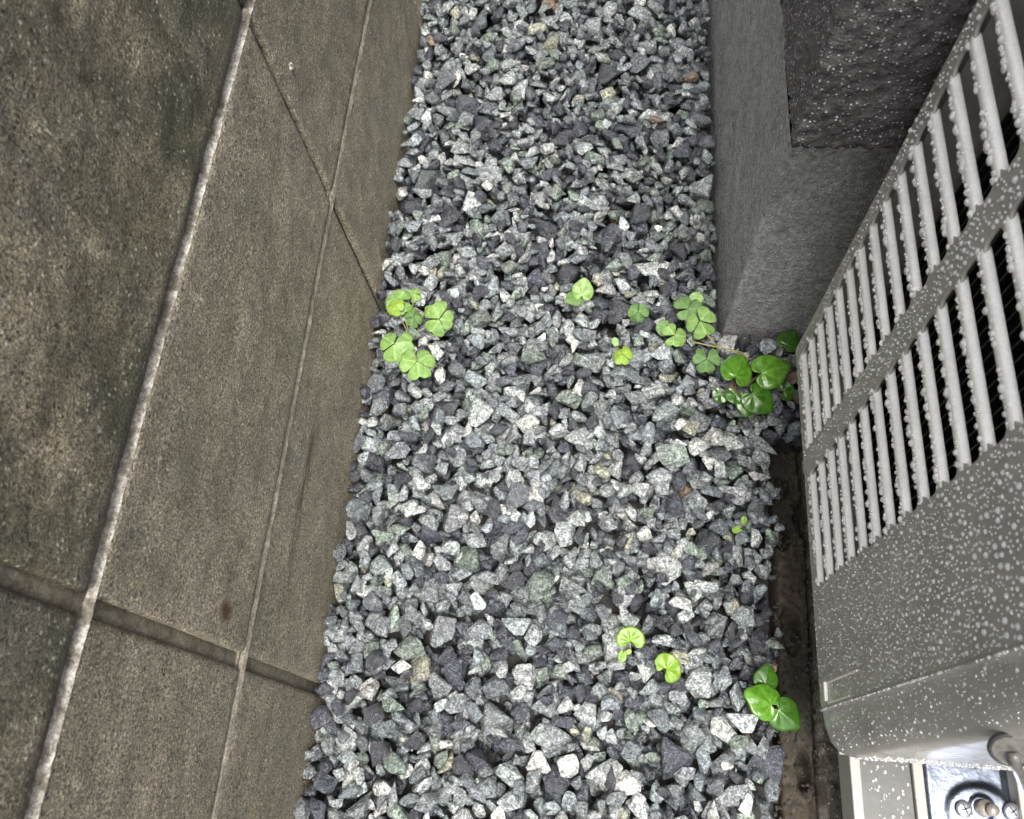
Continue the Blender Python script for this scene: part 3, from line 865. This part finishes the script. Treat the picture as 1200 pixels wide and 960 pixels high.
# ------------------------------------------------------------------ plants
def leaf_geo(kind, s, cup=.0, fold=.0, seed=0):
    """leaf in its own frame: stalk joint at origin, tip to +Y, upper side +Z"""
    NT, NR = 44, 8
    if kind == 'heart': tm, asp = math.radians(163), 1.0
    elif kind == 'kidney': tm, asp = math.radians(146), 1.12
    elif kind == 'oval': tm, asp = math.radians(178), .8
    else: tm, asp = math.radians(61), 1.0
    vs, fs, vn = [], [], []
    for i in range(NT + 1):
        th = -tm + 2 * tm * i / NT; u = abs(th) / tm
        fall = max(0.0, 1 - u ** 9) ** .45
        if kind == 'heart': r = s * (.60 + .22 * math.cos(th) + .20 * math.exp(-(th / .32) ** 2)) * fall + s * .0
        elif kind == 'kidney': r = s * (.66 + .05 * math.cos(th)) * fall
        elif kind == 'oval': r = s * (.45 + .45 * max(0, math.cos(th)) ** 1.2) * fall
        else: r = s * (1 - .13 * math.exp(-(th / .16) ** 2)) * max(0.0, 1 - u ** 7) ** .45
        r *= 1 + .03 * noise.noise(Vector((i * .5, seed * 3.7, 1)))
        for k in range(1, NR + 1):
            f = k / NR; x = math.sin(th) * r * f * asp; y = math.cos(th) * r * f
            if kind == 'clover':
                vv = math.exp(-(x / (s * .035)) ** 2); z = -fold * abs(x) + cup * (f * r) ** 2 / s
            else:
                vv = 0
                for va in (0, .62, -.62, 1.25, -1.25, 1.95, -1.95):
                    dd = abs(th - va) * r * f; vv = max(vv, math.exp(-(dd / (s * .028)) ** 2) * (1 - .55 * f))
                z = cup * (f * r) ** 2 / s - fold * abs(x) * .5 + .035 * s * math.cos(th * 5.1) * f * (1 - f) * 2
            z += .03 * s * noise.noise(Vector((x / s * 2.5, y / s * 2.5, seed * 5.1)))
            vs.append(Vector((x, y, z))); vn.append(vv)
    cen = len(vs); vs.append(Vector((0, 0, 0))); vn.append(.8)
    for i in range(NT):
        for k in range(NR - 1):
            a = i * NR + k; fs.append((a, a + 1, a + NR + 1, a + NR))
        fs.append((cen, i * NR, (i + 1) * NR))
    # give the blade a thickness
    n = len(vs); th_ = .00022
    v2 = vs + [v - Vector((0, 0, th_)) for v in vs]; f2 = [tuple(reversed(f)) for f in fs] + [tuple(q + n for q in f) for f in fs]
    for i in range(NT):
        a, b = i * NR + NR - 1, (i + 1) * NR + NR - 1; f2.append((a, b, b + n, a + n))
    return v2, f2, vn + vn
def leaf_obj(name, kind, s, mat, parent, p, yaw, tilt=0, tdir=0, cup=0.0, fold=0.0, seed=0, label=None):
    v, f, vn = leaf_geo(kind, s, cup, fold, seed)
    me = mesh(name, v, f, True)
    at = me.attributes.new('vein', 'FLOAT', 'POINT'); at.data.foreach_set('value', vn)
    o = link(name, me, mat, parent)
    rot = Matrix.Rotation(tilt, 4, Vector((math.cos(tdir), math.sin(tdir), 0))) @ Matrix.Rotation(yaw, 4, 'Z')
    o.matrix_local = Matrix.Translation(p) @ rot
    if label: o['label'] = label
    return o
def stem(parent, a, b, r=.0006, bend=(0, 0, .004), mat=None):
    mid = (Vector(a) + Vector(b)) / 2 + Vector(bend)
    v, f = tube_geo(bez(a, mid, b, 8), r, 7, .8)
    link('stem', mesh('stem', v, f, True), mat or m_stem, parent)
PX = 1 / 1000.31
GROUPS = {'seedling': 'small seedlings scattered in the gravel', 'wood_sorrel': 'clover-like sorrel plants in the gravel', 'heart_leaved_plant': 'glossy heart-leaved plants beside the unit'}
def plant(name, label, root_uv, leaves, cat='plant'):
    """leaves: (kind, u, v, height, size_px, direction_deg in picture (0=up, + = right), mat, tilt_deg, tilt_dir_deg)"""
    rp = onz(*root_uv, 0); org = Vector((rp.x, rp.y, gz(rp.x, rp.y, 3) - .006))
    t = thing(name, label, cat, org, GROUPS.get(name))
    for i, (kind, u, v, hgt, spx, dr, mat, tl, td) in enumerate(leaves):
        p = onz(u, v, hgt); g = gz(p.x, p.y, 5)
        if p.z < g + .0015: p = onz(u, v, g + .0025)
        dist = (p - Vector((0, 0, H))).length
        s = spx * PX * dist
        yaw = -math.radians(dr)
        loc = p - org
        if kind == 'clover':
            lf = bpy.data.objects.new('leaf', None)
            me = None; V, F, VN = [], [], []
            for q in range(3):
                jq = rnd.uniform(-.22, .22)
                a, f, vn = leaf_geo('clover', s * rnd.uniform(.82, 1.06), rnd.uniform(-.35, .0), rnd.uniform(.05, .45), i * 3 + q)
                rm = Matrix.Rotation(yaw + jq + q * 2 * math.pi / 3, 4, 'Z') @ Matrix.Rotation(-.08 + .38 * rnd.uniform(-1, 1), 4, 'X') @ Matrix.Translation((0, s * .03, q * .0003))
                rt_ = Matrix.Rotation(math.radians(tl), 4, Vector((math.cos(math.radians(td)), math.sin(math.radians(td)), 0)))
                me = mesh('leaflet', [rt_ @ rm @ w for w in a], f, True)
                at = me.attributes.new('vein', 'FLOAT', 'POINT'); at.data.foreach_set('value', vn)
                if q == 0:
                    first = link('leaf', me, mat, t, loc)
                else: link('leaflet', me, mat, first)
        else:
            leaf_obj('leaf', kind, s, mat, t, loc, yaw, math.radians(tl), math.radians(td), -.14 if kind == 'heart' else .05, .12, i + len(label))
        stem(t, Vector((rnd.uniform(-.002, .002), rnd.uniform(-.002, .002), 0)), loc - Vector((0, 0, .0003)), .0005, (0, 0, -.003))
    return t
O, D, Yl, Lm, Dk, G = m_leaf_ox, m_leaf_dull, m_leaf_yel, m_leaf_lime, m_leaf_dark, m_leaf_gl
plant('wood_sorrel', 'pale clover-like plant with a yellowed leaf, against the foot of the block wall', (478, 392), [
    ('clover', 462, 403, .016, 22, 185, O, 8, 0), ('clover', 489, 424, .017, 22, 45, O, 6, 30), ('clover', 515, 374, .016, 21.1, 95, O, 28, 0),
    ('clover', 469, 352, .020, 17.6, 140, O, 15, 90), ('clover', 463, 358, .024, 12.3, 200, Yl, 10, 0), ('clover', 484, 372, .010, 13.2, 200, D, 12, 0),
    ('clover', 485, 344, .012, 10.6, 30, O, 15, 0), ('clover', 501, 361, .008, 6.2, 60, O, 10, 0)])
plant('seedling', 'two-leaved green seedling by itself on the upper middle gravel', (678, 350), [
    ('heart', 682, 346, .014, 20, 8, O, 38, 0), ('heart', 677, 348, .010, 17, 235, D, 25, 120)])
plant('seedling', 'small dull green seedling like a bow tie, nearest left of the sorrel by the footing', (748, 371), [
    ('clover', 748, 366, .009, 15, 180, D, 18, 0)])
plant('seedling', 'tiny yellow-green three-lobed seedling in the middle of the gravel', (728, 414), [
    ('clover', 729, 415, .009, 13.2, 180, Yl, 8, 0), ('oval', 722, 403, .006, 9, -20, O, 10, 0)])
wp = plant('wood_sorrel', 'green clover-like plant on a long pale runner beside the footing corner', (838, 404), [
    ('clover', 806, 362, .018, 18.5, -40, D, 20, 40), ('clover', 820, 376, .022, 19.4, 165, O, 10, 0), ('kidney', 816, 350, .020, 11, 10, O, 15, 0),
    ('clover', 790, 393, .014, 15.8, 195, O, 14, 0), ('kidney', 779, 384, .010, 14, -90, D, 10, 0), ('clover', 828, 421, .014, 15.8, 180, D, 8, 0)])
for (a, b) in (((872, 414), (812, 401)), ((838, 404), (826, 389)), ((880, 421), (838, 404))):
    A, B_ = onz(*a, .014), onz(*b, .018); stem(wp, A - wp.location, B_ - wp.location, .0008, (0, 0, .001))
plant('heart_leaved_plant', 'glossy bright round-leaved plant growing where the gravel meets the unit corner', (880, 446), [
    ('heart', 862, 441, .024, 30, 20, G, 12, 60), ('heart', 893, 437, .023, 32.4, 72, G, 12, -30), ('heart', 882, 462, .017, 28.8, 130, Dk, 15, 0),
    ('kidney', 862, 462, .013, 16, 200, Dk, 12, 0), ('heart', 876, 468, .012, 20.4, 185, Dk, 14, 0), ('kidney', 845, 462, .012, 14, 215, Dk, 18, 0),
    ('heart', 922, 404, .018, 20, 30, Dk, 12, 0), ('kidney', 918, 458, .010, 17, 60, Dk, 20, 0)])
plant('sprout', 'tiny lime sprout with two leaflets low beside the dark kerb', (869, 617), [
    ('oval', 872, 612, .012, 8, 0, Lm, 10, 0), ('oval', 866, 620, .009, 9, 250, Lm, 25, 0)])
plant('seedling', 'bright lime kidney-leaved seedling, upper left one of the lower pair', (738, 762), [
    ('kidney', 739, 751, .020, 22, 2, Lm, 10, 0), ('oval', 730, 766, .011, 11, 190, Lm, 15, 0), ('oval', 735, 765, .009, 6, 60, Yl, 15, 0)])
plant('seedling', 'bright lime kidney-leaved seedling, lower right one of the lower pair', (780, 788), [
    ('kidney', 781, 784, .018, 23, 52, Lm, 14, 40), ('oval', 774, 779, .010, 8, 200, Yl, 15, 0)])
plant('heart_leaved_plant', 'three dark glossy heart leaves at the edge of the kerb, lower right', (902, 812), [
    ('heart', 897, 802, .016, 21, 10, Dk, 12, 0), ('heart', 904, 826, .024, 30, -68, G, 14, 90), ('heart', 913, 832, .022, 28, 130, Dk, 10, 0)])
# dead leaf scraps under the unit corner
for i, (u, v, s, dr) in enumerate(((926, 445, 15, 40), (915, 452, 11, -60), (934, 470, 12, 100))):
    p = onz(u, v, .006); p.z = gz(p.x, p.y, 3) + .003
    o = leaf_obj('dead_leaf', 'oval', s * PX * .8, m_dead, None, p, -math.radians(dr), .35, i, .5, .5, i + 40)
    o['label'] = ('curled brown dead leaf scrap beside the glossy plant, nearest the footing', 'small pale dead leaf scrap just right of the glossy round leaves', 'dead leaf scrap tucked under the bottom edge of the unit')[i]; o['category'] = 'dead leaf'; o['group'] = 'dead leaf scraps under the unit corner'
print('done')
